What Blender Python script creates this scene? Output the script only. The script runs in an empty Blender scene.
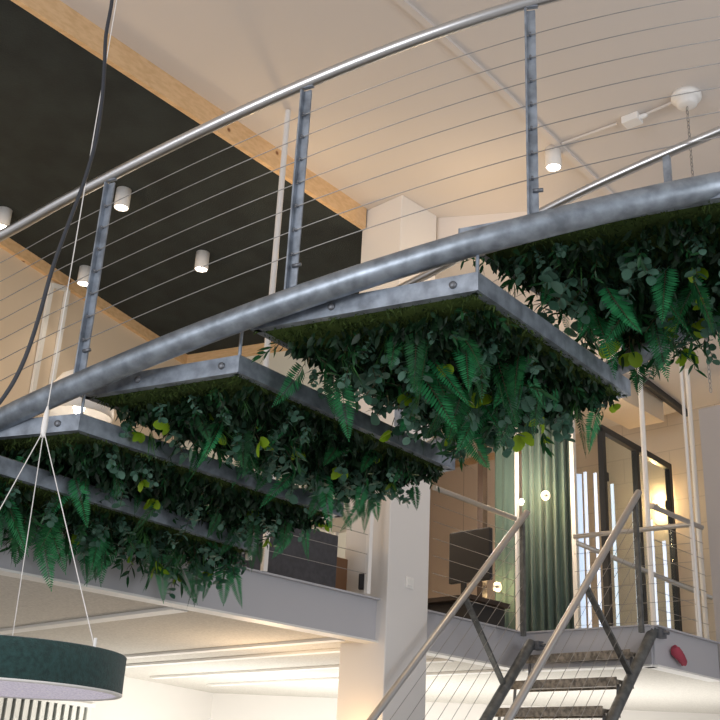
import bpy, math, random
from mathutils import Vector as V, Matrix
random.seed(7)
scn = bpy.context.scene
COL = scn.collection
ZC = 1.5                      # eye height above the ground floor
MZ = ZC + 1.34                # mezzanine floor level

# ------------------------------------------------------------------ camera
FP = 1060.0
p_, ro = math.radians(22.3), math.radians(2.95)
f_ = V((0, math.cos(p_), math.sin(p_))); u0 = V((0, -math.sin(p_), math.cos(p_))); r0 = V((1, 0, 0))
r_ = math.cos(ro)*r0 + math.sin(ro)*u0; u_ = math.cos(ro)*u0 - math.sin(ro)*r0
cam = bpy.data.cameras.new('camera'); co = bpy.data.objects.new('camera', cam); COL.objects.link(co)
co.matrix_world = Matrix((( r_.x, u_.x, -f_.x, 0), (r_.y, u_.y, -f_.y, 0), (r_.z, u_.z, -f_.z, ZC), (0, 0, 0, 1)))
cam.sensor_width = 36; cam.lens = FP/720*36; cam.clip_start = .05
scn.camera = co
def P(x, y, h):               # survey: photograph point known to be h above eye level -> world point
    d = f_ + (x-360)/FP*r_ + (360-y)/FP*u_; q = d*(h/d.z); return V((q.x, q.y, q.z+ZC))
def D(x, y, Y):               # survey: photograph point known to be Y metres ahead
    d = f_ + (x-360)/FP*r_ + (360-y)/FP*u_; q = d*(Y/d.y); return V((q.x, q.y, q.z+ZC))
H = lambda h: h+ZC
d2 = V((.705, .709, 0)).normalized(); d1 = V((d2.y, -d2.x, 0)); UP = V((0, 0, 1))

# ------------------------------------------------------------------ materials
def mat(name, col, rough=.6, metal=0, emis=None, es=0, noise=0, nscale=8, bump=0, bscale=60, col2=None, trans=0, coord='Object', stretch=None, alpha=1, sheen=0):
    m = bpy.data.materials.new(name); m.use_nodes = True; nt = m.node_tree; b = nt.nodes['Principled BSDF']
    c = (*col, 1)
    b.inputs['Base Color'].default_value = c; b.inputs['Roughness'].default_value = rough; b.inputs['Metallic'].default_value = metal
    if emis: b.inputs['Emission Color'].default_value = (*emis, 1); b.inputs['Emission Strength'].default_value = es
    if trans: b.inputs['Transmission Weight'].default_value = trans
    if sheen: b.inputs['Sheen Weight'].default_value = sheen
    if alpha < 1: b.inputs['Alpha'].default_value = alpha
    if noise or bump:
        tc = nt.nodes.new('ShaderNodeTexCoord'); src = tc.outputs[coord]
        if stretch:
            mp = nt.nodes.new('ShaderNodeMapping'); mp.inputs['Scale'].default_value = stretch
            nt.links.new(src, mp.inputs['Vector']); src = mp.outputs['Vector']
    if noise:
        n = nt.nodes.new('ShaderNodeTexNoise'); n.inputs['Scale'].default_value = nscale; n.inputs['Detail'].default_value = 5
        nt.links.new(src, n.inputs['Vector'])
        mx = nt.nodes.new('ShaderNodeValToRGB'); e = mx.color_ramp.elements
        c2 = col2 or tuple(v*(1-noise) for v in col)
        e[0].position = .35; e[0].color = (*c2, 1); e[1].position = .65; e[1].color = c
        nt.links.new(n.outputs['Fac'], mx.inputs['Fac']); nt.links.new(mx.outputs['Color'], b.inputs['Base Color'])
    if bump:
        n2 = nt.nodes.new('ShaderNodeTexNoise'); n2.inputs['Scale'].default_value = bscale; n2.inputs['Detail'].default_value = 4
        nt.links.new(src, n2.inputs['Vector'])
        bp = nt.nodes.new('ShaderNodeBump'); bp.inputs['Strength'].default_value = bump; bp.inputs['Distance'].default_value = .01
        nt.links.new(n2.outputs['Fac'], bp.inputs['Height']); nt.links.new(bp.outputs['Normal'], b.inputs['Normal'])
    return m
def leafmat(name, a, b_, rough=.45, tl=.25):
    """leaf: colour varies per object, a little light passes through"""
    m = bpy.data.materials.new(name); m.use_nodes = True; nt = m.node_tree; b = nt.nodes['Principled BSDF']
    b.inputs['Roughness'].default_value = rough; b.inputs['Specular IOR Level'].default_value = .3
    oi = nt.nodes.new('ShaderNodeObjectInfo'); gi = nt.nodes.new('ShaderNodeNewGeometry')
    ad = nt.nodes.new('ShaderNodeMath'); ad.operation = 'ADD'; fr = nt.nodes.new('ShaderNodeMath'); fr.operation = 'FRACT'
    nt.links.new(oi.outputs['Random'], ad.inputs[0]); nt.links.new(gi.outputs['Random Per Island'], ad.inputs[1]); nt.links.new(ad.outputs[0], fr.inputs[0])
    mx = nt.nodes.new('ShaderNodeValToRGB'); e = mx.color_ramp.elements; e[0].color = (*a, 1); e[1].color = (*b_, 1)
    nt.links.new(fr.outputs[0], mx.inputs['Fac']); nt.links.new(mx.outputs['Color'], b.inputs['Base Color'])
    t = nt.nodes.new('ShaderNodeBsdfTranslucent'); nt.links.new(mx.outputs['Color'], t.inputs['Color'])
    ms = nt.nodes.new('ShaderNodeMixShader'); ms.inputs[0].default_value = tl
    nt.links.new(b.outputs[0], ms.inputs[1]); nt.links.new(t.outputs[0], ms.inputs[2])
    nt.links.new(ms.outputs[0], nt.nodes['Material Output'].inputs['Surface'])
    return m
def planks(name, col, joints_w, joints_h, jc=.75, rot=0, mortar=.006):
    """wall finish with thin panel joints (object coordinates, z up)"""
    m = mat(name, col, .7); nt = m.node_tree; b = nt.nodes['Principled BSDF']
    tc = nt.nodes.new('ShaderNodeTexCoord'); sp = nt.nodes.new('ShaderNodeSeparateXYZ'); nt.links.new(tc.outputs['Object'], sp.inputs[0])
    cb = nt.nodes.new('ShaderNodeCombineXYZ')
    q = nt.nodes.new('ShaderNodeVectorMath'); q.operation = 'DOT_PRODUCT'; q.inputs[1].default_value = (math.cos(rot), math.sin(rot), 0)
    nt.links.new(tc.outputs['Object'], q.inputs[0]); nt.links.new(q.outputs['Value'], cb.inputs['X']); nt.links.new(sp.outputs['Z'], cb.inputs['Y'])
    br = nt.nodes.new('ShaderNodeTexBrick'); br.inputs['Scale'].default_value = 1; br.inputs['Brick Width'].default_value = joints_w; br.inputs['Row Height'].default_value = joints_h
    br.inputs['Mortar Size'].default_value = mortar; br.offset = 0 if joints_h > 1 else .5; br.inputs['Mortar Smooth'].default_value = .3
    br.inputs['Color1'].default_value = (*col, 1); br.inputs['Color2'].default_value = (*[v*.96 for v in col], 1); br.inputs['Mortar'].default_value = (*[v*jc for v in col], 1)
    nt.links.new(cb.outputs[0], br.inputs['Vector']); nt.links.new(br.outputs['Color'], b.inputs['Base Color'])
    return m
M = {}
M['galv'] = mat('galvanised_steel', (.38, .43, .50), .45, .7, noise=.45, nscale=14, bump=.12, bscale=25)
M['galv_tube'] = mat('galvanised_tube', (.35, .40, .46), .42, .75, noise=.4, nscale=16, bump=.1, bscale=20)
M['galv_dark'] = mat('weathered_galvanised_steel', (.20, .21, .21), .45, .7, noise=.4, nscale=18, bump=.15, bscale=25)
M['step'] = mat('weathered_step_grating', (.36, .31, .25), .6, .3, noise=.65, nscale=28)
M['shade_pane'] = mat('window_shade_pane', (.50, .52, .49), .5)
M['inox'] = mat('brushed_stainless', (.60, .60, .60), .33, 1)
M['cable'] = mat('steel_cable', (.36, .35, .34), .4, .8)
M['bolt'] = mat('bolt_steel', (.20, .21, .23), .5, .8)
M['grate'] = mat('grating_steel', (.30, .29, .26), .6, .5, noise=.6, nscale=40)
M['white'] = mat('white_plaster', (.74, .71, .67), .8, bump=.05, bscale=120)
M['ceil'] = mat('ceiling_plaster', (.70, .645, .60), .85, bump=.04, bscale=90)
M['pillar'] = mat('pillar_paint', (.74, .72, .70), .6)
M['fascia'] = mat('grey_lacquer', (.48, .48, .51), .4)
M['flange'] = mat('white_lacquer', (.80, .79, .76), .4)
M['black_felt'] = mat('dark_wood_wool', (.022, .030, .030), .95, noise=.4, nscale=3, bump=.6, bscale=70, stretch=(1.3, 1, 1))
M['beige'] = mat('beige_wall', (.70, .58, .44), .8)
M['beige_panel'] = planks('beige_panels', (.68, .59, .51), .62, 9, .6, math.atan2(-.617, .787))
M['beige_block'] = planks('beige_blockwork', (.64, .56, .45), .6, .3, .8, math.atan2(.644, -.765))
M['grey_wall'] = mat('grey_wall_paint', (.42, .40, .40), .8)
M['pale'] = mat('pale_wall', (.62, .62, .55), .8)
M['floor'] = mat('pale_floor', (.52, .51, .50), .5, noise=.1)
M['felt_panel'] = mat('acoustic_panel', (.64, .61, .55), .95, noise=.18, nscale=60, bump=.3, bscale=150)
M['felt'] = mat('green_felt', (.020, .066, .062), .95, noise=.45, nscale=60, bump=.4, bscale=260, sheen=.3)
M['lampwhite'] = mat('lamp_white', (.85, .83, .80), .4)
M['diff'] = mat('lamp_diffuser', (.8, .76, .82), .6, emis=(.88, .82, 1), es=.32, noise=.35, nscale=110, col2=(.35, .32, .38))
M['glow'] = mat('lamp_glow', (1, 1, 1), .5, emis=(1, .90, .78), es=14)
M['warmglow'] = mat('warm_bulb', (1, .9, .7), .5, emis=(1, .75, .4), es=25)
M['tube'] = mat('cool_streak', (.8, .9, 1), .5, emis=(.72, .82, 1), es=.85)  # glow stands for streaks of cool light, not a lamp
M['sky'] = mat('daylight_pane', (.7, .8, .9), .5, emis=(.58, .74, 1), es=.75)
M['rubber'] = mat('black_rubber', (.03, .035, .045), .45)
M['black'] = mat('black_plastic', (.012, .012, .015), .5)
M['blackmetal'] = mat('black_frame', (.02, .022, .026), .35, .2)
M['darkbox'] = mat('charcoal_board', (.06, .06, .07), .7, noise=.3, nscale=30)
M['brown'] = mat('dark_brown_wood', (.030, .016, .010), .5)
M['orangewood'] = mat('orange_wood', (.16, .075, .03), .5)
M['curtain'] = mat('green_curtain', (.095, .155, .135), .85, sheen=.3)
M['red'] = mat('red_fabric', (.36, .05, .08), .8)
M['blind'] = mat('vertical_blind', (.72, .72, .68), .7)
def wood():
    m = mat('pine_board', (.72, .44, .20), .55); nt = m.node_tree; b = nt.nodes['Principled BSDF']
    tc = nt.nodes.new('ShaderNodeTexCoord'); mp = nt.nodes.new('ShaderNodeMapping')
    mp.inputs['Rotation'].default_value = (0, 0, -math.atan2(2.97, 2.1)); mp.inputs['Scale'].default_value = (.6, 6, 12)
    n = nt.nodes.new('ShaderNodeTexNoise'); n.inputs['Scale'].default_value = 3; n.inputs['Detail'].default_value = 6
    r = nt.nodes.new('ShaderNodeValToRGB'); e = r.color_ramp.elements; e[0].position = .35; e[0].color = (.66, .43, .22, 1); e[1].position = .62; e[1].color = (.76, .52, .29, 1)
    nt.links.new(tc.outputs['Object'], mp.inputs[0]); nt.links.new(mp.outputs[0], n.inputs['Vector']); nt.links.new(n.outputs['Fac'], r.inputs[0])
    vo = nt.nodes.new('ShaderNodeTexVoronoi'); vo.inputs['Scale'].default_value = 3.5
    nt.links.new(tc.outputs['Object'], vo.inputs['Vector'])
    k = nt.nodes.new('ShaderNodeValToRGB'); k.color_ramp.elements[0].position = .05; k.color_ramp.elements[0].color = (.28, .13, .05, 1); k.color_ramp.elements[1].position = .09; k.color_ramp.elements[1].color = (1, 1, 1, 1)
    nt.links.new(vo.outputs['Distance'], k.inputs[0])
    mu = nt.nodes.new('ShaderNodeMixRGB'); mu.blend_type = 'MULTIPLY'; mu.inputs[0].default_value = 1
    nt.links.new(r.outputs[0], mu.inputs[1]); nt.links.new(k.outputs[0], mu.inputs[2]); nt.links.new(mu.outputs[0], b.inputs['Base Color'])
    return m
M['pine'] = wood()
def glassmat():
    m = bpy.data.materials.new('clear_glass'); m.use_nodes = True; nt = m.node_tree; nt.nodes.clear()
    o = nt.nodes.new('ShaderNodeOutputMaterial'); t = nt.nodes.new('ShaderNodeBsdfTransparent'); g = nt.nodes.new('ShaderNodeBsdfGlossy')
    t.inputs[0].default_value = (.93, .97, .96, 1); g.inputs['Roughness'].default_value = .03
    x = nt.nodes.new('ShaderNodeMixShader'); x.inputs[0].default_value = .07
    nt.links.new(t.outputs[0], x.inputs[1]); nt.links.new(g.outputs[0], x.inputs[2]); nt.links.new(x.outputs[0], o.inputs[0]); return m
M['glass'] = glassmat()
M['fern'] = leafmat('fern_green', (.013, .13, .045), (.04, .27, .10), .5)
M['ferndark'] = leafmat('fern_deep_green', (.008, .065, .022), (.02, .13, .04), .5)
M['euc'] = leafmat('eucalyptus_grey_green', (.045, .13, .085), (.13, .25, .19), .5)
M['rus'] = leafmat('glossy_dark_leaf', (.006, .038, .014), (.02, .10, .03), .35)
M['lime'] = leafmat('lime_leaf', (.20, .36, .012), (.30, .46, .03), .5, .35)
M['grassy'] = leafmat('grass_blade', (.03, .12, .03), (.08, .22, .06), .5)
M['moss'] = leafmat('moss', (.018, .036, .009), (.075, .12, .025), .9, .1)
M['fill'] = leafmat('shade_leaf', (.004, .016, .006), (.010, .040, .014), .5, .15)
M['stem'] = mat('brown_stem', (.06, .045, .02), .8)

# ------------------------------------------------------------------ mesh builder
class MB:
    def __init__(s): s.v = []; s.f = []; s.m = []; s.sm = []
    def add(s, vs, fs, mi=0, smooth=False):
        o = len(s.v); s.v += [tuple(v) for v in vs]; s.f += [tuple(i+o for i in f) for f in fs]; s.m += [mi]*len(fs); s.sm += [smooth]*len(fs); return s
    def prism(s, poly, z0, z1, mi=0):
        n = len(poly); vs = [(q[0], q[1], z0) for q in poly]+[(q[0], q[1], z1) for q in poly]
        ar = sum(poly[i][0]*poly[(i+1) % n][1]-poly[(i+1) % n][0]*poly[i][1] for i in range(n))
        fs = [tuple(range(n-1, -1, -1)), tuple(range(n, 2*n))]+[(i, (i+1) % n, n+(i+1) % n, n+i) for i in range(n)]
        if ar < 0: fs = [tuple(reversed(f)) for f in fs]
        return s.add(vs, fs, mi)
    def box(s, c, ax, ay, az, sx, sy, sz, mi=0):
        c = V(c); vs = [c+ax*(i*sx/2)+ay*(j*sy/2)+az*(k*sz/2) for k in (-1, 1) for j in (-1, 1) for i in (-1, 1)]
        return s.add(vs, [(0, 2, 3, 1), (4, 5, 7, 6), (0, 1, 5, 4), (2, 6, 7, 3), (0, 4, 6, 2), (1, 3, 7, 5)], mi)
    def beam(s, a, b, w, h, mi=0, up=UP):
        """bar from a to b, w wide (sideways), h along up"""
        a = V(a); b = V(b); d = (b-a).normalized(); sd = d.cross(up).normalized(); u = sd.cross(d).normalized()
        return s.box((a+b)/2, d, sd, u, (b-a).length, w, h, mi)
    def tube(s, pts, r, n=12, mi=0, cap=True):
        pts = [V(p) for p in pts]; rings = []; N = len(pts); ref = None
        for i, p in enumerate(pts):
            t = (pts[min(i+1, N-1)]-pts[max(i-1, 0)]).normalized()
            if ref is None: ref = t.cross(V((.3, .2, 1)) if abs(t.z) < .95 else V((1, 0, 0))).normalized()
            ref = (ref-t*ref.dot(t)).normalized(); bb = t.cross(ref)
            rr = r[i] if isinstance(r, (list, tuple)) else r
            rings.append([p+(ref*math.cos(2*math.pi*k/n)+bb*math.sin(2*math.pi*k/n))*rr for k in range(n)])
        vs = [v for g in rings for v in g]
        fs = [(i*n+k, i*n+(k+1) % n, (i+1)*n+(k+1) % n, (i+1)*n+k) for i in range(N-1) for k in range(n)]
        s.add(vs, fs, mi, True)
        if cap: s.add(vs[:n]+vs[-n:], [tuple(range(n-1, -1, -1)), tuple(range(n, 2*n))], mi)
        return s
    def lathe(s, c, prof, n=32, mi=0, axis=UP, smooth=True):
        c = V(c); axis = V(axis).normalized(); a = axis.orthogonal().normalized(); b = axis.cross(a)
        vs = [c+axis*z+(a*math.cos(2*math.pi*k/n)+b*math.sin(2*math.pi*k/n))*r for r, z in prof for k in range(n)]
        fs = [(i*n+k, i*n+(k+1) % n, (i+1)*n+(k+1) % n, (i+1)*n+k) for i in range(len(prof)-1) for k in range(n)]
        return s.add(vs, fs, mi, smooth)
    def disc(s, c, r, n=32, mi=0, axis=UP):
        c = V(c); axis = V(axis).normalized(); a = axis.orthogonal().normalized(); b = axis.cross(a)
        return s.add([c+(a*math.cos(2*math.pi*k/n)+b*math.sin(2*math.pi*k/n))*r for k in range(n)], [tuple(range(n))], mi)
    def mesh(s, name, mats):
        me = bpy.data.meshes.new(name); me.from_pydata(s.v, [], s.f)
        for m in (mats if isinstance(mats, list) else [mats]): me.materials.append(M[m])
        me.polygons.foreach_set('material_index', s.m); me.polygons.foreach_set('use_smooth', s.sm); me.update(); return me
    def build(s, name, mats, parent=None, bevel=0):
        o = bpy.data.objects.new(name, s.mesh(name, mats)); COL.objects.link(o)
        if parent: o.parent = parent; o.matrix_parent_inverse = Matrix.Translation(-parent.location)
        if bevel:
            b = o.modifiers.new('bevel', 'BEVEL'); b.width = bevel; b.segments = 2; b.limit_method = 'ANGLE'
        return o
def tag(o, label, cat, group=None, kind=None):
    o['label'] = label; o['category'] = cat
    if group: o['group'] = group
    if kind: o['kind'] = kind
    return o
def thing(name, label, cat, loc, group=None):
    o = bpy.data.objects.new(name, None); COL.objects.link(o); o.location = V(loc); o.empty_display_size = .1
    return tag(o, label, cat, group)
def struct(o): o['kind'] = 'structure'; return o
def smooth_path(pts, n=12):
    pts = [V(p) for p in pts]; out = []
    q = [pts[0]*2-pts[1]]+pts+[pts[-1]*2-pts[-2]]
    for i in range(1, len(q)-2):
        for k in range(n):
            t = k/n; a, b, c, d = q[i-1], q[i], q[i+1], q[i+2]
            out.append(.5*((2*b)+(c-a)*t+(2*a-5*b+4*c-d)*t*t+(3*b-a-3*c+d)*t**3))
    out.append(pts[-1]); return out
def xy(q, z): return V((q[0], q[1], z))

# ------------------------------------------------------------------ shell
struct(MB().prism([(-8, -5), (8, -5), (8, 17), (-8, 17)], -.1, 0).build('floor', 'floor'))
L0 = P(522, 633, 1.34); L1 = P(651, 625, 1.34); L2 = P(715, 643, 1.34)
sl0 = L0 - d2*7.5
backR = xyz0 = P(687, 410, 4.35); backR.z = 0; bdir = -d1
foot = [xy(sl0, 0), xy(L0, 0), xy(L1, 0), xy(L2, 0), xy(L2, 0)+d2*3, xy(backR, 0)+bdir*4+V((.6, 1.5, 0)), V((-2.2, 14.5, 0)), V((-7, 8, 0))]
struct(MB().prism(foot, MZ-.30, MZ).build('floor_mezzanine', 'felt_panel'))
# fascia (edge beam) with nosing and lower flange along the open edges
def edge(a, b, n, cut=0):
    a = xy(a, 0); b = xy(b, 0); out = (b-a).normalized().cross(UP).normalized()
    m = MB(); m.beam(xy(a, MZ-.155)+out*.01, xy(b, MZ-.155)+out*.01, .02, .29)
    o = struct(m.build('trim_%d' % n, 'fascia'))
    m = MB(); m.beam(xy(a, MZ-.006)+out*.02, xy(b, MZ-.006)+out*.02, .07, .012); struct(m.build('trim_%d' % (n+1), 'fascia'))
    m = MB(); m.beam(xy(a, MZ-.308)-out*.02, xy(b, MZ-.308)-out*.02, .13, .014); struct(m.build('trim_%d' % (n+2), 'flange'))
PM = D(387, 600, 7.8)
edge(sl0, xy(L0, 0), 1); edge(L0, L1, 4); edge(L1, L2, 7)
# acoustic ceiling strips below the mezzanine
k = 10
for s_ in (4.07, 5.50, 5.95, 6.75, 7.5):
    hi = xy(L0, 0).dot(d1) - .1
    a = d2*s_ + d1*(-9.5); b = d2*s_ + d1*hi
    struct(MB().beam(xy(a, MZ-.312), xy(b, MZ-.312), .11 if s_ < 5 else .08, .02).build('trim_%d' % k, 'flange')); k += 1
# lower storey walls
WL = xy(P(127, 677, 1.04), 0); WC = xy(P(213, 693, 1.04), 0); wld = (WC-WL).normalized()
struct(MB().prism([WC-wld*9, WC, WC+V((-.15, .05, 0)), WC-wld*9+V((-.15, .05, 0))], 0, MZ-.30).build('wall_left_lower', 'white'))
struct(MB().prism([WC, V((6.5, 12.2, 0)), V((6.5, 12.4, 0)), WC+V((0, .2, 0))], 0, MZ-.30).build('wall_back_lower', 'white'))
# upper walls
Bn = xy(P(187, 357, 4.54), 0); Bd = (xy(P(0, 235, 4.54), 0)-Bn).normalized(); Cn = Bn+(xy(P(265, 345, 4.54), 0)-Bn).normalized()*2.62; Cd = (Cn-Bn).normalized()
B0 = Bn+Bd*8.5
HB = H(4.54)
struct(MB().prism([B0, Bn, Bn+V((-.2, .1, 0)), B0+V((-.2, .1, 0))], MZ, HB).build('wall_left', 'beige'))
struct(MB().prism([Bn, Cn, Cn+V((.05, .15, 0)), Bn+V((.05, .15, 0))], MZ, HB).build('wall_far', 'pale'))
K1 = xy(backR, 0)+bdir*4.0
struct(MB().prism([Cn, K1, K1+V((-.15, .0, 0)), Cn+V((-.15, 0, 0))], MZ, HB).build('wall_side', 'beige'))
KS = xy(backR, 0)+bdir*2.0
struct(MB().prism([K1, KS, KS+V((.1, .12, 0)), K1+V((.1, .12, 0))], MZ, H(4.35)).build('wall_back', 'beige_panel'))
struct(MB().prism([KS, xy(backR, 0)-bdir*2.5, xy(backR, 0)-bdir*2.5+V((.1, .12, 0)), KS+V((.1, .12, 0))], MZ, H(4.35)).build('wall_back_block', 'beige_block'))
GW = xy(L2, 0)+d2*.03
struct(MB().prism([GW, GW+d1*3, GW+d1*3+d2*.15, GW+d2*.15], 0, D(700, 409, 9.2).z).build('wall_right', 'grey_wall'))
# ceilings
A0 = xy(P(10, 0, 4.54), 0); A1 = xy(P(362, 230, 4.54), 0); Ad = (A1-A0).normalized()
A00 = A0-Ad*3
struct(MB().prism([A00, A1, Cn, Bn, B0], HB, HB+.05).build('ceiling_dark', 'black_felt'))
struct(MB().prism([(-8, -1), (8, -1), (8, 9.62), (8, 16), (-8, 16)], H(4.74), H(4.84)).build('ceiling', 'ceil'))
struct(MB().prism([xy(P(437, 218, 4.74), 0), xy(P(437, 218, 4.74), 0)+(xy(P(520, 212, 4.74), 0)-xy(P(437, 218, 4.74), 0))*9, V((7, 15.5, 0)), V((.2, 15.5, 0)), xy(P(432, 218, 4.74), 0)+V((0, 1.5, 0))], H(4.35), H(4.74)).build('ceiling_soffit', 'ceil'))
nA = Ad.cross(UP)
struct(MB().beam(xy(A00, H(4.64))+nA*.02, xy(A1, H(4.64))+nA*.02, .04, .2).build('trim_20', 'pine'))
nB = (-Bd).cross(UP)
struct(MB().beam(xy(B0, H(4.485))+nB*.02, xy(Bn, H(4.485))+nB*.02, .05, .11).build('trim_21', 'pine'))
struct(MB().beam(xy(Bn, H(4.485))-Cd.cross(UP)*-.03, xy(Cn, H(4.485))-Cd.cross(UP)*-.03, .05, .11).build('trim_22', 'pine'))
bo = bdir.cross(UP)
struct(MB().beam(xy(K1, H(4.29))+bo*.02, xy(KS, H(4.29))+bo*.02, .04, .1).build('trim_23', 'pine'))
# black lining strip of the bulkhead
s0 = xy(P(640, 375, 4.35), 0); s1 = xy(P(687, 411, 4.35), 0)
struct(MB().beam(xy(s0, H(4.31)), xy(s1, H(4.31)), .05, .08).build('trim_24', 'blackmetal'))
struct(MB().box(xy(P(625, 402, 4.2), H(4.20)), d1, d2, UP, .45, .9, .3).build('trim_25', 'beige'))
# door frame strips on the left wall
for j, (x, y) in enumerate(((66, 290), (50, 284))):
    q = None
    # point on wall plane
    d = f_ + (x-360)/FP*r_ + (360-y)/FP*u_; nn = V((nB.x, nB.y, 0)); t = (Bn.dot(nn))/d.dot(nn); q = d*t
    struct(MB().beam(xy(q+nB*.02, MZ), xy(q+nB*.02, q.z+ZC), .05, .03, up=nB).build('trim_%d' % (26+j), 'flange'))
    if j == 0: q0 = q
    else: struct(MB().beam(xy(q+nB*.02, q.z+ZC-.02), xy(q0+nB*.02, q0.z+ZC), .04, .05).build('trim_28', 'flange'))
# pillar
c0 = xy(PM, 0)
pil = struct(MB().prism([c0, c0+d2*.46, c0+d2*.46-d1*.46, c0-d1*.46], 0, H(4.74)).build('column', 'pillar', bevel=.008))
# surface conduits on the white ceiling
def cond(pts, w, n): 
    m = MB()
    for a, b in zip(pts, pts[1:]): m.beam(xy(a, H(4.74)-.012), xy(b, H(4.74)-.012), w, .024)
    struct(m.build('trim_%d' % n, 'ceil'))
pc = lambda x, y: P(x, y, 4.73)
cond([pc(395, -5), pc(480, 70), pc(548, 135), pc(612, 196)], .05, 30)
# ------------------------------------------------------------------ lower window with vertical blinds
wq = [V((x, y, 0)) for x, y in ()]
def on_plane(x, y, p0, n):
    d = f_ + (x-360)/FP*r_ + (360-y)/FP*u_; t = p0.dot(n)/d.dot(n); q = d*t; return V((q.x, q.y, q.z+ZC))
nL = wld.cross(UP); 
wa = on_plane(-60, 706, WC, nL); wb = on_plane(88, 701, WC, nL); zt = wb.z
struct(MB().beam(xy(wa+nL*.03, zt), xy(wb+nL*.03, zt), .08, .05).build('window_1', 'flange'))
win = thing('vertical_blind', 'pale vertical slat blind hanging below the window head on the ground floor', 'blind', xy(wb+nL*.05, zt-1.2))
MB().beam(xy(wa+nL*.08, zt-.05), xy(wb+nL*.08, zt-.05), .05, .04).build('head_rail', 'flange', win)
struct(MB().beam(xy(wa+nL*.012, zt-.6), xy(wb+nL*.012, zt-.6), .02, 1.15).build('window_3', 'shade_pane'))
n = 17; per = (wb-wa).length/n
for i in range(n):
    c = wa.lerp(wb, (i+.5)/n); ang = -.25
    ax = (wld*math.cos(ang)+nL*math.sin(ang))
    MB().box(xy(c+nL*.08, zt-.05-.6), ax, ax.cross(UP), UP, per*.8, .004, 1.2).build('slat', 'blind', win)

# ------------------------------------------------------------------ curved hanging staircase
def tube_y(x): return -2.017319373e-08*x**3+2.150269324e-04*x*x-.470062761*x+419.950015
def tube_h(x): t = (x-300)/400; return ((.11174299*t-.10050155)*t+.34818207)*t+1.94887238
tube_pts = [P(x, tube_y(x), tube_h(x)) for x in range(-60, 861, 92)]
e0 = tube_pts[0]-tube_pts[1]; tube_pts = [tube_pts[0]+e0*3.4+V((-.1, -.25, 0)), tube_pts[0]+e0*1.7+V((-.03, -.08, 0))]+tube_pts
outer = smooth_path(tube_pts, 20)
def quad(h, nl, nr, fr, fl):
    g = lambda q: tuple(P(q[0], q[1], h).xy)
    if fl is None:      # lowest tread: its back edge runs along the mezzanine beam
        a = P(*nr, h); b = P(*fr, h); return dict(h=h, nl=tuple((a-d1*.75).xy), nr=tuple(a.xy), fr=tuple(b.xy), fl=tuple((b-d1*.42).xy))
    return dict(h=h, nl=g(nl), nr=g(nr), fr=g(fr), fl=g(fl))
TR = [  # lower edge height above eye, near-left, near-right, far-right, far-left (plan)
    quad(1.32, (-120, 455), (-90, 446), (256, 552), None),
    quad(1.50, (-120, 448), (78, 430), (343, 517), (236, 528)),
    quad(1.685, (80, 397), (238, 372), (455, 470), (343, 492)),
    quad(1.87, (250, 330), (478, 290), (631, 396), (455, 435)),
    quad(2.26, (458, 245), (860, 172), (860, 284), (628, 352)),
]
stair = thing('curved_staircase', 'curved galvanised steel staircase hanging overhead with cable railing and planted treads', 'staircase', (0, 5, H(1.6)))
MB().tube(outer, .056, 20).build('stringer_tube', 'galv_tube', stair)
inner_pts = [xy(V(TR[1]['fl']+(0,)), H(1.60))]+[xy(V(t['fr']+(0,))+V((.03, .05, 0)), H(t['h']+.22)) for t in TR[1:4]]+[xy(V(TR[3]['fr']+(0,))+V((.75, -.5, 0)), H(2.47)), xy(V(TR[3]['fr']+(0,))+V((1.7, -.9, 0)), H(2.52))]
MB().tube(smooth_path(inner_pts, 8), .05, 16).build('stringer_tube', 'galv_tube', stair)
RH = .082
for t in TR:
    z0 = H(t['h']); z1 = z0+RH
    q = [V((*t[k_], 0)) for k_ in ('nl', 'nr', 'fr', 'fl')]
    cen = sum(q, V())/4
    tr = MB(); w = .008
    # rim channel: vertical web plus inward lower flange
    for i in range(4):
        a, b = q[i], q[(i+1) % 4]; e = (b-a).normalized(); ins = UP.cross(e)
        if ins.dot(cen-a) < 0: ins = -ins
        tr.beam(xy(a+ins*.004, (z0+z1)/2), xy(b+ins*.004, (z0+z1)/2), w, RH)
        tr.beam(xy(a+ins*.02+e*.012, z0+.003), xy(b+ins*.02-e*.012, z0+.003), .036, .006)
    qi = [c.lerp(cen, .012) for c in q]
    o = tr.build('tread', 'galv', stair)
    MB().prism(qi, z1-.012, z1+.004).build('walking_surface', 'grate', o)
    a, b = q[0], q[1]; e = (b-a).normalized(); no = e.cross(UP)
    if no.dot(cen-a) > 0: no = -no
    for s_ in (.38, .90):
        c = xy(a.lerp(b, s_), (z0+z1)/2)
        MB().lathe(c, [(0, .014), (.012, .014), (.016, .008), (.017, 0)], 12, axis=no).build('bolt', 'bolt', o)
    # hanger stud between tube and tread corner
    c = q[1]+(cen-q[1]).normalized()*.03
    near = min(outer, key=lambda p: (p.x-c.x)**2+(p.y-c.y)**2)
    c = V((near.x, near.y, 0)).lerp(c, .85)
    MB().tube([xy(c, z1-.01), xy(c, near.z+.0)], .008, 8).build('hanger_stud', 'galv', stair)
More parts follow.
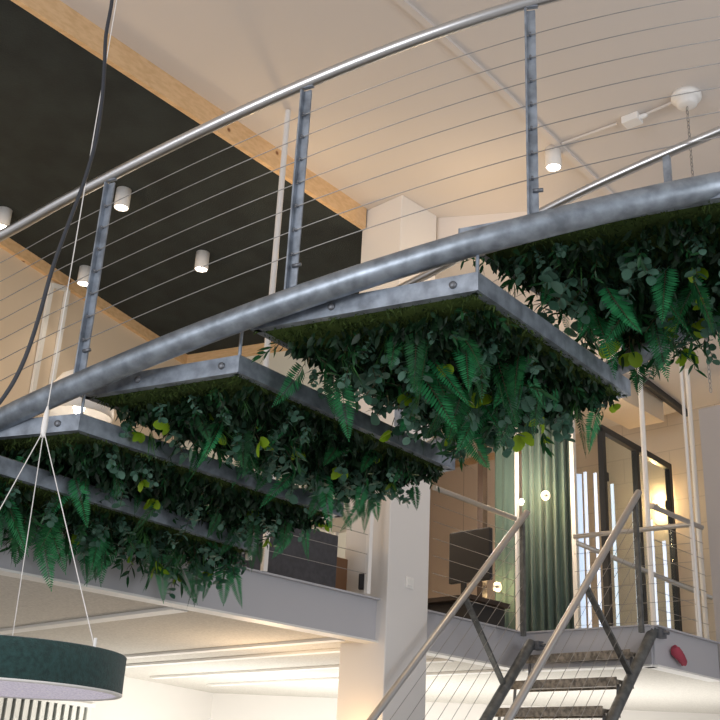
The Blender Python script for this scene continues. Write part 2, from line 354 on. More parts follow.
# outer railing
RHT = 1.1338
rail_pts = [p+UP*RHT for p in outer]
MB().tube(rail_pts, .0285, 18).build('handrail', 'inox', stair)
for x in (76, 288.5, 531.5, 790, -118):
    b = P(x, tube_y(x), tube_h(x)); i = min(range(len(outer)), key=lambda j: (outer[j]-b).length); b = outer[i]
    tg = (outer[min(i+1, len(outer)-1)]-outer[i-1]); tg.z = 0; tg.normalize(); sd = tg.cross(UP)
    m = MB(); m.box(xy(b, b.z+.02+RHT/2-.03)-sd*.010, tg, sd, UP, .046, .008, RHT-.06); m.box(xy(b, b.z+.02+RHT/2-.03)-tg*.019, tg, sd, UP, .008, .036, RHT-.06)
    m.box(xy(b, b.z+RHT-.028), tg, sd, UP, .07, .02, .006); po = m.build('railing_post', 'galv', stair)
    for k in range(7): MB().lathe(xy(b, b.z+RHT-.178-k*.1215)-sd*.02, [(0, -.004), (.006, -.004), (.006, .035), (0, .035)], 8, axis=sd).build('cable_fitting', 'bolt', po)
    MB().lathe(xy(b, b.z+.17)+tg*.03, [(0, -.03), (.009, -.03), (.009, .012), (0, .012)], 8, axis=tg).build('bolt', 'bolt', po)
for k in range(7):
    dz = RHT-.178-k*.1215
    MB().tube([p+UP*dz for p in outer], .0024, 6).build('cable', 'cable', stair)
# inner railing
ir = smooth_path([P(300, 338, 2.78), P(348, 314, 2.85), P(403, 287, 2.92), P(457, 259, 2.99), P(540, 213, 3.10), P(617, 175.5, 3.18), P(720, 131, 3.28), P(830, 88, 3.40)], 6)
MB().tube(ir, .026, 14).build('handrail', 'inox', stair)
for x, y, h in ((403, 287, 2.92), (667, 155, 3.23)):
    b = P(x, y, h); i = min(range(len(ir)), key=lambda j: (ir[j]-b).length); b = ir[i]
    m = MB(); m.box(b-UP*.46, V((.8, -.6, 0)), V((.6, .8, 0)), UP, .036, .03, .90); m.build('railing_post', 'galv', stair)
for k in range(5):
    MB().tube([p-UP*(.28+k*.17) for p in ir], .0022, 6).build('cable', 'cable', stair)

# ------------------------------------------------------------------ hanging plants
def leaf(m, base, d, nrm, L, W, mi=0, bend=.15, seg=3, round_=False):
    d = d.normalized(); sd = d.cross(nrm).normalized(); nn = sd.cross(d)
    prof = ((0, .05), (.3, .95), (.65, .9), (1, .04)) if not round_ else ((0, .15), (.2, .8), (.55, 1), (.85, .7), (1, .15))
    L_, C_, R_ = [], [], []
    vs = []
    for t, w in prof:
        c = base+d*(L*t)-nn*(bend*L*t*t)
        vs += [c-sd*(W/2*w)+nn*(W*.10*w), c, c+sd*(W/2*w)+nn*(W*.10*w)]
    fs = []
    for i in range(len(prof)-1):
        a = i*3; fs += [(a, a+1, a+4, a+3), (a+1, a+2, a+5, a+4)]
    m.add(vs, fs, mi, True)
def rv(s=1): return V((random.uniform(-s, s), random.uniform(-s, s), random.uniform(-s, s)))
def fern_mesh(L, W, curl):
    m = MB(); N = 24; pts = []
    for i in range(N+1):
        t = i/N; pts.append(V((0, curl*L*t*t, -L*t*(1-.12*t))))
    m.tube(pts, [.0022*(1-.7*i/N) for i in range(N+1)], 5, 1, False)
    for i in range(2, N+1):
        t = i/N; ln = W*math.sin(math.pi*min(1, .18+.82*t)**.8)*(1.02-.0*t)
        ln = W*(1-t)**.75*min(1, .45+t*2.2)+.004
        for s in (-1, 1):
            dd = V((s, .12, -.42-.35*t))+rv(.05)
            leaf(m, pts[i], dd, V((0, 1, 0))+rv(.12), ln, .0115*(1.1-.6*t)*W/.08, 0, .12)
    leaf(m, pts[-1], V((0, .1, -1)), V((0, 1, 0)), .02, .006)
    return m
def euc_mesh(L, R, n=9):
    m = MB(); pts = []; b = rv(.5)
    for i in range(7):
        t = i/6; pts.append(V((b.x*L*t*t*.5, b.y*L*t*t*.5, -L*t)))
    m.tube(pts, .0018, 5, 1, False)
    for i in range(n):
        t = .15+.85*i/(n-1); j = min(5, int(t*6)); q = pts[j].lerp(pts[j+1], t*6-j)
        a = i*1.57+random.uniform(-.4, .4)
        for s in (0, math.pi):
            dd = V((math.cos(a+s), math.sin(a+s), random.uniform(-.9, .1)))
            leaf(m, q, dd, UP+rv(.7), R*random.uniform(1.4, 2.1), R*random.uniform(1.3, 1.8), 0, .1, round_=True)
    return m
def rus_mesh(L, n=11):
    m = MB(); b = rv(.6); pts = [V((b.x*L*(i/6)**2*.6, b.y*L*(i/6)**2*.6, -L*i/6)) for i in range(7)]
    m.tube(pts, .0016, 5, 1, False)
    for i in range(n):
        t = .08+.92*i/(n-1); j = min(5, int(t*6)); q = pts[j].lerp(pts[j+1], t*6-j); a = i*2.4
        leaf(m, q, V((math.cos(a), math.sin(a), random.uniform(-1.6, -.5))), UP+rv(.6), random.uniform(.07, .11), random.uniform(.016, .028))
    return m
def lime_mesh(n):
    m = MB()
    for i in range(n):
        a = i*2.1; leaf(m, V((0, 0, -.07)), V((math.cos(a), math.sin(a), -1.2)), V((-math.cos(a)*.2, -1, .3)), random.uniform(.065, .09), random.uniform(.05, .07), 0, .2, round_=True)
    m.tube([V(), V((0, 0, -.07))], .002, 5, 1, False); return m
def grass_mesh():
    m = MB()
    for i in range(14):
        leaf(m, V((random.uniform(-.01, .01), random.uniform(-.01, .01), 0)), V((random.uniform(-.4, .4), random.uniform(-.4, .4), -1)), rv(), random.uniform(.14, .24), .006)
    return m
FERN = [fern_mesh(random.uniform(.34, .46), random.uniform(.09, .125), random.uniform(-.3, .45)).mesh('fern_frond', ['fern' if i % 2 else 'ferndark', 'stem']) for i in range(6)]
EUC = [euc_mesh(random.uniform(.14, .22), random.uniform(.024, .036), 6).mesh('eucalyptus_sprig', ['euc', 'stem']) for i in range(6)]
RUS = [rus_mesh(random.uniform(.15, .26), 9).mesh('leafy_sprig', ['rus', 'stem']) for i in range(6)]
LIM = [lime_mesh(2+i).mesh('lime_leaf_cluster', ['lime', 'stem']) for i in range(2)]
GRA = [grass_mesh().mesh('grass_tuft', ['grassy']) for i in range(2)]
labels = ['dark green fern and leaf planting under the lowest tread, above the grey beam',
          'mixed leaf planting under the tread behind the pendant lamp wires',
          'eucalyptus and fern planting under the middle tread with pale round leaves',
          'large lush fern and leaf planting under the long tread in the centre',
          'bright fern and leaf planting under the topmost tread at the right edge']
def edge_dist(p, q):
    dm = 9
    for i in range(4):
        a, b = q[i], q[(i+1) % 4]; e = (b-a).normalized(); dm = min(dm, abs((p-a).cross(e).z))
    return dm
for ti, t in enumerate(TR):
    z = H(t['h'])+.012; q = [V((*t[k_], 0)) for k_ in ('nl', 'nr', 'fr', 'fl')]; cen = sum(q, V())/4
    root = thing('hanging_planting', labels[ti], 'plants', xy(cen, z), 'plantings under the hanging treads')
    qi = [c.lerp(cen, .03) for c in q]
    def pick(mn=.03):
        while True:
            u, v = random.random(), random.random()
            p = qi[0].lerp(qi[1], u).lerp(qi[3].lerp(qi[2], u), v)
            if edge_dist(p, q) > mn: return p, u, v
    m = MB().prism(qi, z-.01, z+.03)
    for i in range(9000):
        p, u, v = pick(.012); b = xy(p, z-random.uniform(0, .012)); d = V((random.uniform(-1, 1), random.uniform(-1, 1), -.8)); L = random.uniform(.012, .03)*(1+.8*math.sin(p.x*38)*math.sin(p.y*31))
        s = rv().normalized()*.006; m.add([b-s, b+s, b+d.normalized()*L], [(0, 1, 2)])
    o = m.build('moss_mat', 'moss', root); o['kind'] = 'stuff'
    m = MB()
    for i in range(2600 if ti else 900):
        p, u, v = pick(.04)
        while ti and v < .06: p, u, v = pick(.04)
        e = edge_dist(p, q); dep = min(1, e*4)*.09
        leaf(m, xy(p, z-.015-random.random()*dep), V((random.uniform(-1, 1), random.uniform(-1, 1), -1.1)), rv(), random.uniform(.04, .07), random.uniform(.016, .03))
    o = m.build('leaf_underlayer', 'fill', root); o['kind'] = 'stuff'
    big = (.95, .82, .82, 1.0, 1.05)[ti]
    # a close-cropped band of moss stays free along the two front edges
    def front(p):
        dm = 9
        for i in (0, 1):
            a, b = q[i], q[i+1]; e = (b-a).normalized(); dm = min(dm, abs((p-a).cross(e).z)-(.035 if i == 0 else 0))
        return dm
    def put(name, me, mn, tilt, s0, s1, deep=1):
        for _ in range(200):
            p, u, v = pick(.03)
            if front(p) > mn*(1 if ti else .4): break
        e = front(p)+(.25 if not ti else 0)
        o = bpy.data.objects.new(name, me); COL.objects.link(o); o.parent = root
        o.location = xy(p, z-min(.10*deep, e*.35)*random.random()) - root.location
        o.rotation_euler = (random.uniform(-tilt, tilt), random.uniform(-tilt, tilt), random.uniform(0, 6.283) if name != 'fern_frond' else random.gauss(.2, .8))
        s = random.uniform(s0, s1)*big*(.62+.38*min(1, min(e, edge_dist(p, q)*1.5+.1)*3)); o.scale = (s, s, s)
    for i in range((40, 30, 30, 38, 42)[ti]): put('fern_frond', random.choice(FERN), .12, .55, .6, 1.05, 1.3)
    for i in range(72): put('eucalyptus_sprig', random.choice(EUC), .09, .7, .6, 1.1, 1.1)
    for i in range(62): put('leafy_sprig', random.choice(RUS), .06, .8, .6, 1.0, .9)
    for i in range(11): put('lime_leaf_cluster', random.choice(LIM), .07, .5, .7, 1.2, 1.3)
    for i in range(9): put('grass_tuft', random.choice(GRA), .1, .7, .7, 1.1)

# ------------------------------------------------------------------ pendant lamp and cords
LC = D(0, 688.5, 4.05); R = .437
lamp = thing('pendant_lamp', 'large round dark green felt pendant lamp hanging on thin wires at lower left', 'lamp', LC)
n = 64; sh = .14
MB().lathe(LC, [(R-.012, .004), (R-.012, sh-.004), (R-.006, sh), (R, sh-.004), (R, .004), (R-.006, 0), (R-.012, .004)], n).build('lamp_shade', 'felt', lamp)
MB().lathe(LC, [(R-.003, -.004), (R+.002, -.001), (R+.002, .004), (R-.02, .004), (R-.02, -.004), (R-.003, -.004)], n).build('rim', 'lampwhite', lamp)
MB().disc(LC+UP*.001, R-.014, n, axis=-UP).build('diffuser', 'diff', lamp)
MB().disc(LC+UP*(sh-.01), R-.014, n).build('lid', 'lampwhite', lamp)
node = V((LC.x, LC.y, D(42, 430, 4.05).z))
for a in (-30, -108, 105):
    e = LC+V((math.cos(math.radians(a)), math.sin(math.radians(a)), 0))*(R-.01)+UP*sh
    MB().tube([node, e], .0020, 6).build('suspension_wire', 'lampwhite', lamp)
    MB().tube([e-UP*.004, e+UP*.03], .006, 8).build('wire_clip', 'lampwhite', lamp)
MB().tube([node-UP*.03, node+UP*.01, node+UP*.07, node+UP*.10], [.009, .012, .010, .004], 10).build('wire_gripper', 'lampwhite', lamp)
tt = xy(node, H(4.74))
MB().tube([node, tt], .0022, 6).build('suspension_wire', 'lampwhite', lamp)
cp = [D(x, y, 3.95) for x, y in ((126, -110), (116, -50), (112, 0), (106, 35), (104.5, 65), (102, 100), (96, 140), (84, 182), (68, 225), (52, 270), (38, 320), (22, 365), (0, 402), (-40, 445), (-90, 500))]
tag(MB().tube(smooth_path(cp, 6), .0085, 10).build('power_cord', 'rubber'), 'thick black power cord hanging in a loose curve beside the thin lamp wire', 'cord')

# ------------------------------------------------------------------ ceiling lamps
def downlight(x, y, h, label):
    c = P(x, y, h); c.z = H(h)
    t = thing('ceiling_light', label, 'ceiling lamp', c, 'white cylinder ceiling lamps')
    r = .062; Lh = .172
    MB().lathe(c, [(0, 0), (r, 0), (r, -Lh+.004), (r-.003, -Lh), (r-.007, -Lh), (r-.009, -Lh+.012)], 28).build('lamp_body', 'lampwhite', t)
    MB().disc(c-UP*(Lh-.012), r-.008, 24, axis=-UP).build('lens', 'glow', t)
    l = bpy.data.lights.new('downlight', 'SPOT'); l.energy = 9; l.color = (1, .86, .7); l.spot_size = 1.5; l.spot_blend = .6; l.shadow_soft_size = .04
    o = bpy.data.objects.new('downlight', l); COL.objects.link(o); o.location = c-UP*(Lh+.01)
downlight(124, 190, 4.54, 'white cylinder lamp on the dark ceiling just right of the tall left railing post')
downlight(203, 253, 4.54, 'white cylinder lamp on the dark ceiling, rightmost of those on it')
downlight(5, 210, 4.54, 'white cylinder lamp cut by the left edge of the photo')
downlight(86, 268, 4.54, 'white cylinder lamp partly hidden behind the leftmost railing post, near the pine trim')
downlight(553, 149, 4.74, 'white cylinder lamp on the pale ceiling right of the tallest railing post')
# ceiling rose with chain, conduit and junction box
c = P(686, 95, 4.74); c.z = H(4.74)
t = thing('ceiling_rose', 'round stepped white ceiling rose with a hanging steel chain', 'ceiling rose', c)
MB().lathe(c, [(0, 0), (.105, 0), (.105, -.035), (.09, -.05), (.075, -.052), (.072, -.085), (.055, -.095), (.018, -.10), (.0, -.10)], 32).build('cover', 'lampwhite', t)
ch = MB(); z = c.z-.10
i = 0
while z > H(2.5):
    a = V((1, .3, 0)).normalized() if i % 2 else V((-.3, 1, 0)).normalized()
    ring = [xy(c, z-.018)+a*(.009*math.cos(k*math.pi/5))+UP*(.02*math.sin(k*math.pi/5)) for k in range(11)]
    ch.tube(ring, .003, 5, 0, False); z -= .031; i += 1
ch.build('chain', 'cable', t)
cj = P(632, 118, 4.73); cj.z = H(4.74)-.03
jb = thing('junction_box', 'small white junction box with side gland on the pale ceiling beside the round ceiling rose', 'electrical box', cj)
dj = (P(680, 100, 4.73)-P(600, 130, 4.73)); dj.z = 0; dj.normalize(); sj = dj.cross(UP)
MB().box(cj, dj, sj, UP, .13, .10, .06).build('housing', 'lampwhite', jb, bevel=.006)
MB().tube([cj+dj*.06, cj+dj*.10, cj+dj*.12], [.02, .02, .012], 10).build('gland', 'lampwhite', jb)
e0 = P(562, 143, 4.73); e1 = P(617, 123, 4.73)
tag(MB().tube([xy(e0, H(4.725)), xy(e1, H(4.725))], .011, 8).build('conduit', 'ceil'), 'white surface conduit from cylinder lamp to junction box', 'conduit')
tag(MB().tube([xy(cj+dj*.12, H(4.72)), xy(c-dj*.1, H(4.72))], .012, 8).build('conduit', 'ceil'), 'short white conduit between junction box and ceiling rose', 'conduit')
# thin white pole from ceiling
pt = P(288, 111, 4.73)
tag(MB().tube([xy(pt, H(4.73)), xy(pt, MZ)], .022, 10).build('support_pole', 'pillar'), 'slim white pole behind the middle railing post, reaching the pale ceiling', 'pole')

# ------------------------------------------------------------------ suspension rods of the landing
def rod(x, y, ztop, label, r=.02, h=1.55):
    b = P(x, y, h); tag(MB().tube([xy(b, MZ), xy(b, ztop)], r, 12).build('suspension_rod', 'lampwhite'), label, 'rod', 'white rods rising from the landing')
rod(518, 634, H(4.35), 'white rod at the left corner of the landing beside the green curtain', .022)
rod(654, 626, H(4.35), 'white rod at the front right corner of the landing above the stair stringer', .025)
rod(707, 639, H(4.35), 'white rod in front of the grey wall, at the far right end of the landing', .025)
b = V((3.12, 11.2, 0)); b = P(700, 632, 1.34)
tag(MB().tube([xy(b, MZ), xy(b, H(4.35))], .014, 10).build('suspension_rod', 'pillar'), 'thinner pale rod just behind the rod by the grey wall', 'rod', 'white rods rising from the landing')

# ------------------------------------------------------------------ mezzanine railings
def railing(a, b, label, posts, hrail, nw=6, toprail='inox', wz=None, group='mezzanine cable railings'):
    a = xy(a, MZ); b = xy(b, MZ)
    t = thing('cable_railing', label, 'railing', (a+b)/2, group)
    if toprail: MB().tube([a+UP*hrail, b+UP*hrail], .022, 12).build('handrail', toprail, t)
    for k in range(nw):
        z = hrail*(k+1)/(nw+1); MB().tube([a+UP*z, b+UP*z], .0025, 6).build('cable', 'cable', t)
    d = (b-a).normalized()
    for s_ in posts: 
        c = a.lerp(b, s_); MB().box(c+UP*(hrail/2), d, d.cross(UP), UP, .034, .034, hrail).build('post', 'lampwhite', t)
    return t
qa = xy(P(258, 570, 1.34), 0)-d2*0; qb = c0-d2*.02-d1*.06
qb = xy(P(367, 594, 1.34), 0)
railing(qa+d2*.05, qb, 'cable railing on the grey beam left of the white column', (0.0, 1.0), 1.0)
railing(xy(P(429, 608, 1.34), 0)+d2*.03, xy(P(516, 630, 1.34), 0), 'cable railing between the white column and the stair head', (), .95)
railing(xy(L1, 0)+d2*.12, xy(L2, 0)-d2*.08, 'short cable railing on the right edge of the landing, above the red cloth', (), .98)
r = railing(P(574, 541, 2.27), P(692, 529, 2.27), 'cable railing at the back of the landing in front of the black framed glass', (1.0,), .97, 5)
b0 = D(577, 543, 10.3); b1 = D(712, 598, 10.6)
t = thing('stair_rail', 'steel handrail sloping down to the right behind the landing', 'handrail', (b0+b1)/2)
MB().tube([b0, b1], .024, 12).build('handrail', 'inox', t)
MB().tube([b1-V((.15, 0, -.02)), b1+V((-.1, .12, 0))], .01, 8).build('bracket', 'bolt', t)

# ------------------------------------------------------------------ lower stair flight
fl = thing('stair_flight', 'straight galvanised stair flight climbing from below to the landing', 'staircase', xy(L1-d2*2.4, 0))
k_s = 1.07
ST = P(653, 631, 1.30); SL = P(531, 643, 1.22)
ends = {}
for nm, T, lab in (('r', ST, 1), ('l', SL, 0)):
    tl = (T.z-.03)/k_s
    E_ = T-d2*tl-UP*(k_s*tl)
    pts = [T+d2*.0+UP*.02, T-d2*.05-UP*.04, E_]
    MB().tube([T, E_], .043, 16).build('stringer_tube', 'galv_dark', fl)
    MB().lathe(T, [(0, .02), (.03, .015), (.043, 0)], 16, axis=d2+UP*k_s).build('end_cap', 'galv_dark', fl)
    g = MB(); g.box(T+V((.0, .0, -.02))+d2*.03+d1*.05, d1, d2, UP, .06, .07, .07); g.tube([T+d2*.03, T+d2*.03+d1*.12-UP*.02], .014, 8); g.build('wall_bracket', 'bolt', fl)
    ends[nm] = (T, E_)
mid = (ST+SL)/2
for i in range(11):
    s_ = .26+i*.21
    z = ST.z-k_s*s_+.075
    b = ST-d2*s_; a = b-d1*1.08
    a = xy(a, z); b = xy(b, z); sp = (b-a).dot(d1); b = a+d1*sp
    a = a+d1*.03; b = b-d1*.05
    m = MB(); m.beam(a+d2*.10, b+d2*.10, .24, .03); m.beam(a-d2*.02, b-d2*.02, .012, .065); m.beam(a+d2*.22, b+d2*.22, .012, .06)
    o = m.build('tread', 'step', fl)
    for e in (a+d1*.03, b-d1*.03): MB().beam(e+UP*-.01+d2*.05, e-UP*.16+d2*.03, .02, .012).build('tread_bracket', 'bolt', o)
def newel(x0, y0, x1, y1, Y):
    a = D(x0, y0, Y); b = D(x1, y1, Y); return a, b
RT = P(637, 495, 2.32); LT = P(525, 515, 2.24)
for T, S, k2, tl in ((RT, ST, 1.06, 2.3), (LT, SL, 1.00, 2.4)):
    E_ = T-d2*tl-UP*(k2*tl)
    MB().tube([T+d2*.03+UP*.03, E_], .0275, 16).build('handrail', 'inox', fl)
    c = xy(S, 0)-d1*.03
    foot_z = S.z-.02
    a = xy(T-d2*.04, T.z-.04); b = xy(T-d2*.04, MZ-.10)
    m = MB(); m.beam(b, a, .034, .034, up=d2); m.build('newel_post', 'galv_dark', fl)
    # raking baluster
    q = T-d2*(.63)-UP*(k2*.63) ; w = S-d2*(.36)-UP*(k_s*.36)
    q = T-d2*(.80)-UP*(k2*.80); w = S-d2*(.36)-UP*(k_s*.36)
    MB().beam(w, q, .045, .02, up=d2+UP).build('baluster', 'galv_dark', fl)
    for j in range(6):
        fz = (j+1)/7
        s0_ = a.lerp(b, fz); e0_ = E_.lerp(S-d2*tl-UP*(k_s*tl), fz)
        MB().tube([s0_, e0_], .0022, 6).build('cable', 'cable', fl)

# ------------------------------------------------------------------ things on the mezzanine
def bpx(x0, y0, x1, y1, Y, dep, name, matn, label, cat, dirx=d1, zb=None):
    """upright block whose front runs from (x0) to (x1), standing at Y ahead"""
    a = D(x0, y1, Y); zt_ = D((x0+x1)/2, y0, Y).z; zb_ = a.z if zb is None else zb
    w = (x1-x0)/FP*a.y*1.02/abs(dirx.x+.0001) * .80
    m = MB(); c = xy(a+dirx*(w/2), (zt_+zb_)/2); m.box(c, dirx, UP.cross(dirx), UP, w, dep, zt_-zb_)
    return tag(m.build(name, matn, bevel=.01), label, cat)
# charcoal board boxes behind left railing
bx = d2
a = xy(P(262, 571, 1.34), 0)-d1*.35; 
m = MB(); m.box(xy(a+d2*.40, MZ+.02+.22), d2, d1, UP, .93, .35, .42)
bxo = tag(m.build('desk_screen', 'darkbox', bevel=.01), 'charcoal desk screen standing behind the railing left of the column', 'screen')
bxo.location = (0, 0, -.02)
q = xy(P(333, 590, 1.34), 0)-d1*.30
m = MB(); m.box(xy(q+d2*.25-d1*.02, MZ+.15), d2, d1, UP, .16, .26, .30)
tag(m.build('wooden_box', 'orangewood', bevel=.01), 'small orange-brown wooden box between the charcoal screen and the column', 'box')
q = D(333, 521, 8.7)
t = thing('side_table', 'pale table with thin dark-edged top behind the charcoal desk screen', 'table', xy(q, MZ))
m = MB(); m.box(q, d1, d2, UP, .5, .6, .03); m.build('tabletop', 'lampwhite', t)
m = MB(); m.box(q-d2*.31, d1, d2, UP, .5, .012, .034); m.build('edge_band', 'black', t)
for s0_, s1_ in ((1, 1), (1, -1), (-1, 1), (-1, -1)):
    l_ = q+d1*(.22*s0_)+d2*(.26*s1_); MB().beam(xy(l_, MZ), xy(l_, q.z-.015), .03, .03, up=d2).build('leg', 'lampwhite', t)
# black socket device at column foot
q = P(366, 590, 1.34); q = D(363, 582, 7.98)
tag(MB().prism([(q.x-.035, q.y-.02), (q.x+.04, q.y-.05), (q.x+.045, q.y-.01), (q.x-.03, q.y+.01)], q.z-.06, q.z+.06).build('wall_device', 'black', bevel=.008), 'small black device at the left foot of the white column', 'device')
# switch on column
q = on_plane(409, 583, c0, d1); sw = thing('wall_switch', 'white square wall switch on the right face of the column', 'switch', q)
MB().box(q+d1*.005, d2, UP.cross(d2), UP, .085, .012, .085).build('plate', 'lampwhite', sw, bevel=.004)
MB().box(q+d1*.014, d2, UP.cross(d2), UP, .05, .010, .05).build('rocker', 'flange', sw, bevel=.004)
# dark desk with monitor right of column
q = D(458, 596, 9.9)
t = thing('desk', 'dark desk right of the column behind the cable railing', 'desk', xy(q, MZ))
zt_ = MZ+.33
m = MB(); m.box(xy(q, zt_), d1, d2, UP, .75, .6, .04); m.build('desktop', 'brown', t)
m = MB(); m.box(xy(q+d2*.05, (MZ+zt_)/2), d1, d2, UP, .62, .5, zt_-MZ-.04); m.build('pedestal', 'black', t)
q = D(464, 560, 10.2)
t = thing('monitor', 'black monitor seen from behind on the dark desk right of the column', 'monitor', xy(q, zt_+.02))
m = MB(); m.box(xy(q+d1*.08, q.z+.03), d1, d2, UP, .50, .05, .50); m.build('casing', 'black', t, bevel=.01)
m = MB(); m.beam(xy(q, zt_+.02), xy(q, q.z-.1), .05, .03, up=d2); m.box(xy(q, zt_+.028), d1, d2, UP, .2, .16, .016); m.build('stand', 'black', t)
# brown door frame
q = D(482, 600, 11.0)
tag(MB().box(xy(q, (MZ+H(4.35))/2), d1, d2, UP, .07, .08, H(4.35)-MZ).build('dark_post', 'brown'), 'dark brown timber post between the monitor and the green curtain', 'post')
# curtains
def curtain(x0, x1, Y, ztop, label, amp=.05, nf=7, dr=V((1, -.25, 0))):
    a = D(x0, 600, Y); b = D(x1, 600, Y-.1); m = MB(); n = nf*10; vs = []; d = (b-a); d.z = 0; nn = d.normalized().cross(UP)
    rows = [0, .3, .6, .9, 1]
    for r_i in rows:
        for i in range(n+1):
            t_ = i/n; ph = t_*nf*2*math.pi
            vs.append(xy(a+d*t_+nn*(amp*(math.sin(ph)+.4*math.sin(ph*1.7+1))*(1-.2*r_i)), MZ+.01+(ztop-MZ-.02)*r_i))
    W_ = n+1
    m.add(vs, [(r_i*W_+i, r_i*W_+i+1, (r_i+1)*W_+i+1, (r_i+1)*W_+i) for r_i in range(len(rows)-1) for i in range(n)], 0, True)
    o = m.build('curtain', 'curtain'); sm = o.modifiers.new('solid', 'SOLIDIFY'); sm.thickness = .006
    return tag(o, label, 'curtain', 'green curtains at the back of the mezzanine')
curtain(495, 520, 11.25, H(4.34), 'flat narrow green curtain left of the wall lamp', .012, 3)
curtain(523, 573, 11.0, H(4.34), 'deeply folded green curtain behind the stair head, under the wall lamp', .045, 6)
tag(MB().beam(xy(D(577, 600, 10.8), MZ), xy(D(577, 600, 10.8), H(4.35)), .05, .05, up=d2).build('curtain_post', 'lampwhite'), 'slim white post at the right edge of the folded green curtain', 'post')
# sconces
def sconce(q, n, label, pw, bulb=False):
    t = thing('wall_lamp', label, 'wall lamp', q, 'small round wall lamps')
    MB().lathe(q, [(0, .02), (.03, .02), (.034, .012), (.034, 0)], 24, axis=n).build('back_plate', 'lampwhite', t)
    MB().tube([q+n*.01, q+n*.07], .010, 12).build('arm', 'bolt', t)
    if bulb: MB().lathe(q+n*.08, [(0, .035), (.014, .03), (.024, .016), (.026, 0), (.02, -.015), (0, -.02)], 16, axis=n).build('bulb', 'warmglow', t)
    else:
        MB().lathe(q+n*.07, [(0, .012), (.045, .012), (.05, .006), (.05, 0), (0, -.002)], 28, axis=n).build('shade_disc', 'lampwhite', t)
        MB().lathe(q+n*.082, [(0, .02), (.016, .018), (.02, .008), (.02, 0)], 16, axis=n).build('knob', 'bolt', t)
        MB().lathe(q+n*.03, [(0, .02), (.02, .02), (.024, .01), (.024, 0), (0, -.002)], 16, axis=n).build('bulb', 'warmglow', t)
    for off, sc in ((V((0, 0, .09)), .5), (V((0, 0, -.09)), .5)):
        l = bpy.data.lights.new('wall_lamp_light', 'POINT'); l.energy = pw*sc; l.color = (1, .68, .34); l.shadow_soft_size = .03
        o = bpy.data.objects.new('wall_lamp_light', l); COL.objects.link(o); o.location = q+n*.10+off
fr = V((-.1, -1, -.05)).normalized()
sconce(D(545, 497, 10.82), fr, 'wall lamp glowing above the folded green curtain', 5)
sconce(D(497, 588, 11.15), fr, 'wall lamp low down beside the dark brown post', 5)
sconce(D(521, 503, 10.85), fr, 'small bright lamp at the left edge of the folded green curtain', .6, True)
sconce(on_plane(656, 507, backR, d2)-d2*.03, fr, 'brightest wall lamp, behind the black framed glass partition', 12)
# glass partition
a = D(601, 429, 10.3); b = P(668, 467, a.z-ZC); zt_ = a.z
a = xy(a, 0); b = xy(b, 0); t = thing('glass_partition', 'black framed glass partition and door in front of the beige block wall', 'partition', xy((a+b)/2, MZ))
dd = (b-a).normalized(); mp = a.lerp(b, .48)
for c in (a, mp, b): MB().beam(xy(c, MZ), xy(c, zt_), .06, .06, up=dd).build('frame_post', 'blackmetal', t)
MB().beam(xy(a-dd*.03, zt_), xy(b+dd*.03, zt_), .06, .07).build('top_rail', 'blackmetal', t)
MB().beam(xy(a, MZ+.03), xy(b, MZ+.03), .06, .06).build('bottom_rail', 'blackmetal', t)
for u, v in ((a, mp), (mp, b)): MB().beam(xy(u.lerp(v, .05), (MZ+zt_)/2), xy(u.lerp(v, .95), (MZ+zt_)/2), .01, zt_-MZ-.1).build('glass_pane', 'glass', t)
for c, fz in ((a, .78), (b, .80)): MB().box(xy(c+dd*(.05 if c is a else -.05), MZ+(zt_-MZ)*fz), dd, dd.cross(UP), UP, .06, .05, .09).build('hinge', 'blackmetal', t)
# glowing bars added for cool streaks of light, and daylight panel behind the glass
for j, (x, y) in enumerate(((585, 472), (595, 473), (612, 484), (633, 497), (651, 520), (664, 541))):
    Y = 11.1+.06*j-(.0 if j < 3 else .3); q = D(x, y, Y); q2 = D(x+1.5, y+30, Y)
    lab = ['leftmost', 'second from the left', 'third from the left, with its top lower', 'fourth from the left, behind the stair handrail', 'fifth from the left, behind the white rod', 'rightmost and shortest'][j]
    tag(MB().beam(xy(q, MZ+.02), xy(q, q.z), .034, .012, up=d2).build('light_streak', 'tube'), 'cool white vertical streak of light behind the glass, %s' % lab, 'light streak', 'vertical light streaks behind the landing')
q0 = D(575.5, 474, 11.3); wd = .09
struct(MB().box(xy(q0+V((.02, 0, 0)), (MZ+q0.z)/2), V((1, 0, 0)), V((0, 1, 0)), UP, wd, .02, q0.z-MZ).build('window_2', 'sky'))
# red cloth on landing fascia
q = on_plane(673, 655, xy(L1, 0)+d1*.03, d1)
m = MB(); m.tube([q+UP*.05+d1*.03-d2*.02, q+UP*.02+d1*.035-d2*.01, q-UP*.01+d1*.035+d2*.05, q-UP*.045+d1*.03+d2*.11, q-UP*.06+d1*.025+d2*.14], [.035, .045, .038, .03, .012], 10)
m.tube([q+UP*.055+d1*.02-d2*.02, q+UP*.01+d1*.04+d2*.04], [.028, .03], 8)
m.tube([q-UP*.03+d1*.03+d2*.08, q-UP*.07+d1*.025+d2*.10], [.018, .010], 8)
tag(m.build('red_cloth', 'red'), 'crumpled red glove-like cloth stuck on the side beam of the landing', 'cloth')
# white dome lamp behind the left railing
q = D(80, 402, 7.6)
t = thing('dome_lamp', 'large white dome lamp standing behind the stringer at left, glowing inside', 'lamp', q-UP*.1)
MB().lathe(q, [(.0, .26), (.08, .25), (.17, .19), (.235, .09), (.26, -.02), (.262, -.12), (.25, -.12), (.245, -.02), (.15, .17), (0, .24)], 36).build('lamp_shade', 'lampwhite', t)
MB().lathe(q, [(0, .0), (.03, -.01), (.045, -.05), (.03, -.09), (0, -.10)], 16).build('bulb', 'glow', t)
MB().tube([q+UP*.25, xy(q, HB)], .004, 6).build('cord', 'lampwhite', t)

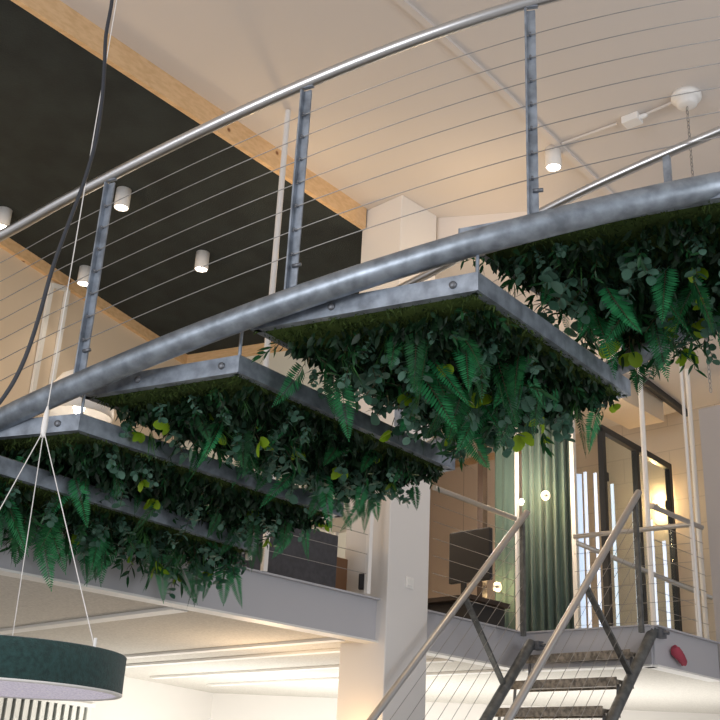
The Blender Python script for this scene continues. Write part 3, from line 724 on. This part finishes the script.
# ------------------------------------------------------------------ light
def area(loc, tgt, sx, sy, pw, col):
    l = bpy.data.lights.new('fill_light', 'AREA'); l.shape = 'RECTANGLE'; l.size = sx; l.size_y = sy; l.energy = pw; l.color = col
    o = bpy.data.objects.new('fill_light', l); COL.objects.link(o); o.location = loc; o.rotation_euler = (V(tgt)-V(loc)).to_track_quat('-Z', 'Y').to_euler(); return o
def pt_l(loc, pw, col, r=.1):
    l = bpy.data.lights.new('lamp_or_fill', 'POINT'); l.energy = pw; l.color = col; l.shadow_soft_size = r  # serves lamps out of view and added fill alike
    o = bpy.data.objects.new('lamp_or_fill', l); COL.objects.link(o); o.location = loc
area((-5.5, -2.5, 3.2), (0, 6, 4.0), 4, 3, 320, (.97, .97, 1))  # added fill from behind the camera, no known window there
area((5.5, 0, 3.0), (1, 6, 3.8), 4, 3, 130, (.97, .98, 1))  # second added fill, from the right of the camera
WARM = (1, .70, .38)
pt_l((1.0, 7.5, H(3.9)), 12, WARM, .05)
pt_l((-.5, 7.3, H(3.8)), 11, WARM, .05)
pt_l((-3.3, 7.0, H(2.6)), 34, WARM, .15)
pt_l((1.8, 10.6, H(3.2)), 20, (1, .8, .58), .2)
pt_l((-1.3, 8.9, H(2.6)), 16, (1, .82, .62), .2)
pt_l(D(352, 738, 7.85)-d2*.15, 5, (1, .62, .28), .04)
pt_l((-.6, 8.4, H(.45)), 20, (1, .70, .42), .2)
area((-.4, 10.9, .9), (-.5, 11.4, 3), 3, 1.6, 85, (1, .98, .93))  # added upward fill for the lower ceiling, not a window
area((2.8, 10.6, .8), (2.8, 10.9, 3), 2, 1.5, 55, (1, .98, .95))  # same added upward fill, below the landing
pt_l((.95, 10.5, H(2.9)), 30, (1, .86, .74), .2)  # added to brighten the panelled back wall, no lamp stands here
w = bpy.data.worlds.new('world'); scn.world = w; w.use_nodes = True
w.node_tree.nodes['Background'].inputs[0].default_value = (.95, .96, 1, 1); w.node_tree.nodes['Background'].inputs[1].default_value = .52
scn.view_settings.view_transform = 'Standard'; scn.view_settings.look = 'None'; scn.view_settings.gamma = 1; scn.view_settings.use_curve_mapping = False
scn.view_settings.exposure = 0.0
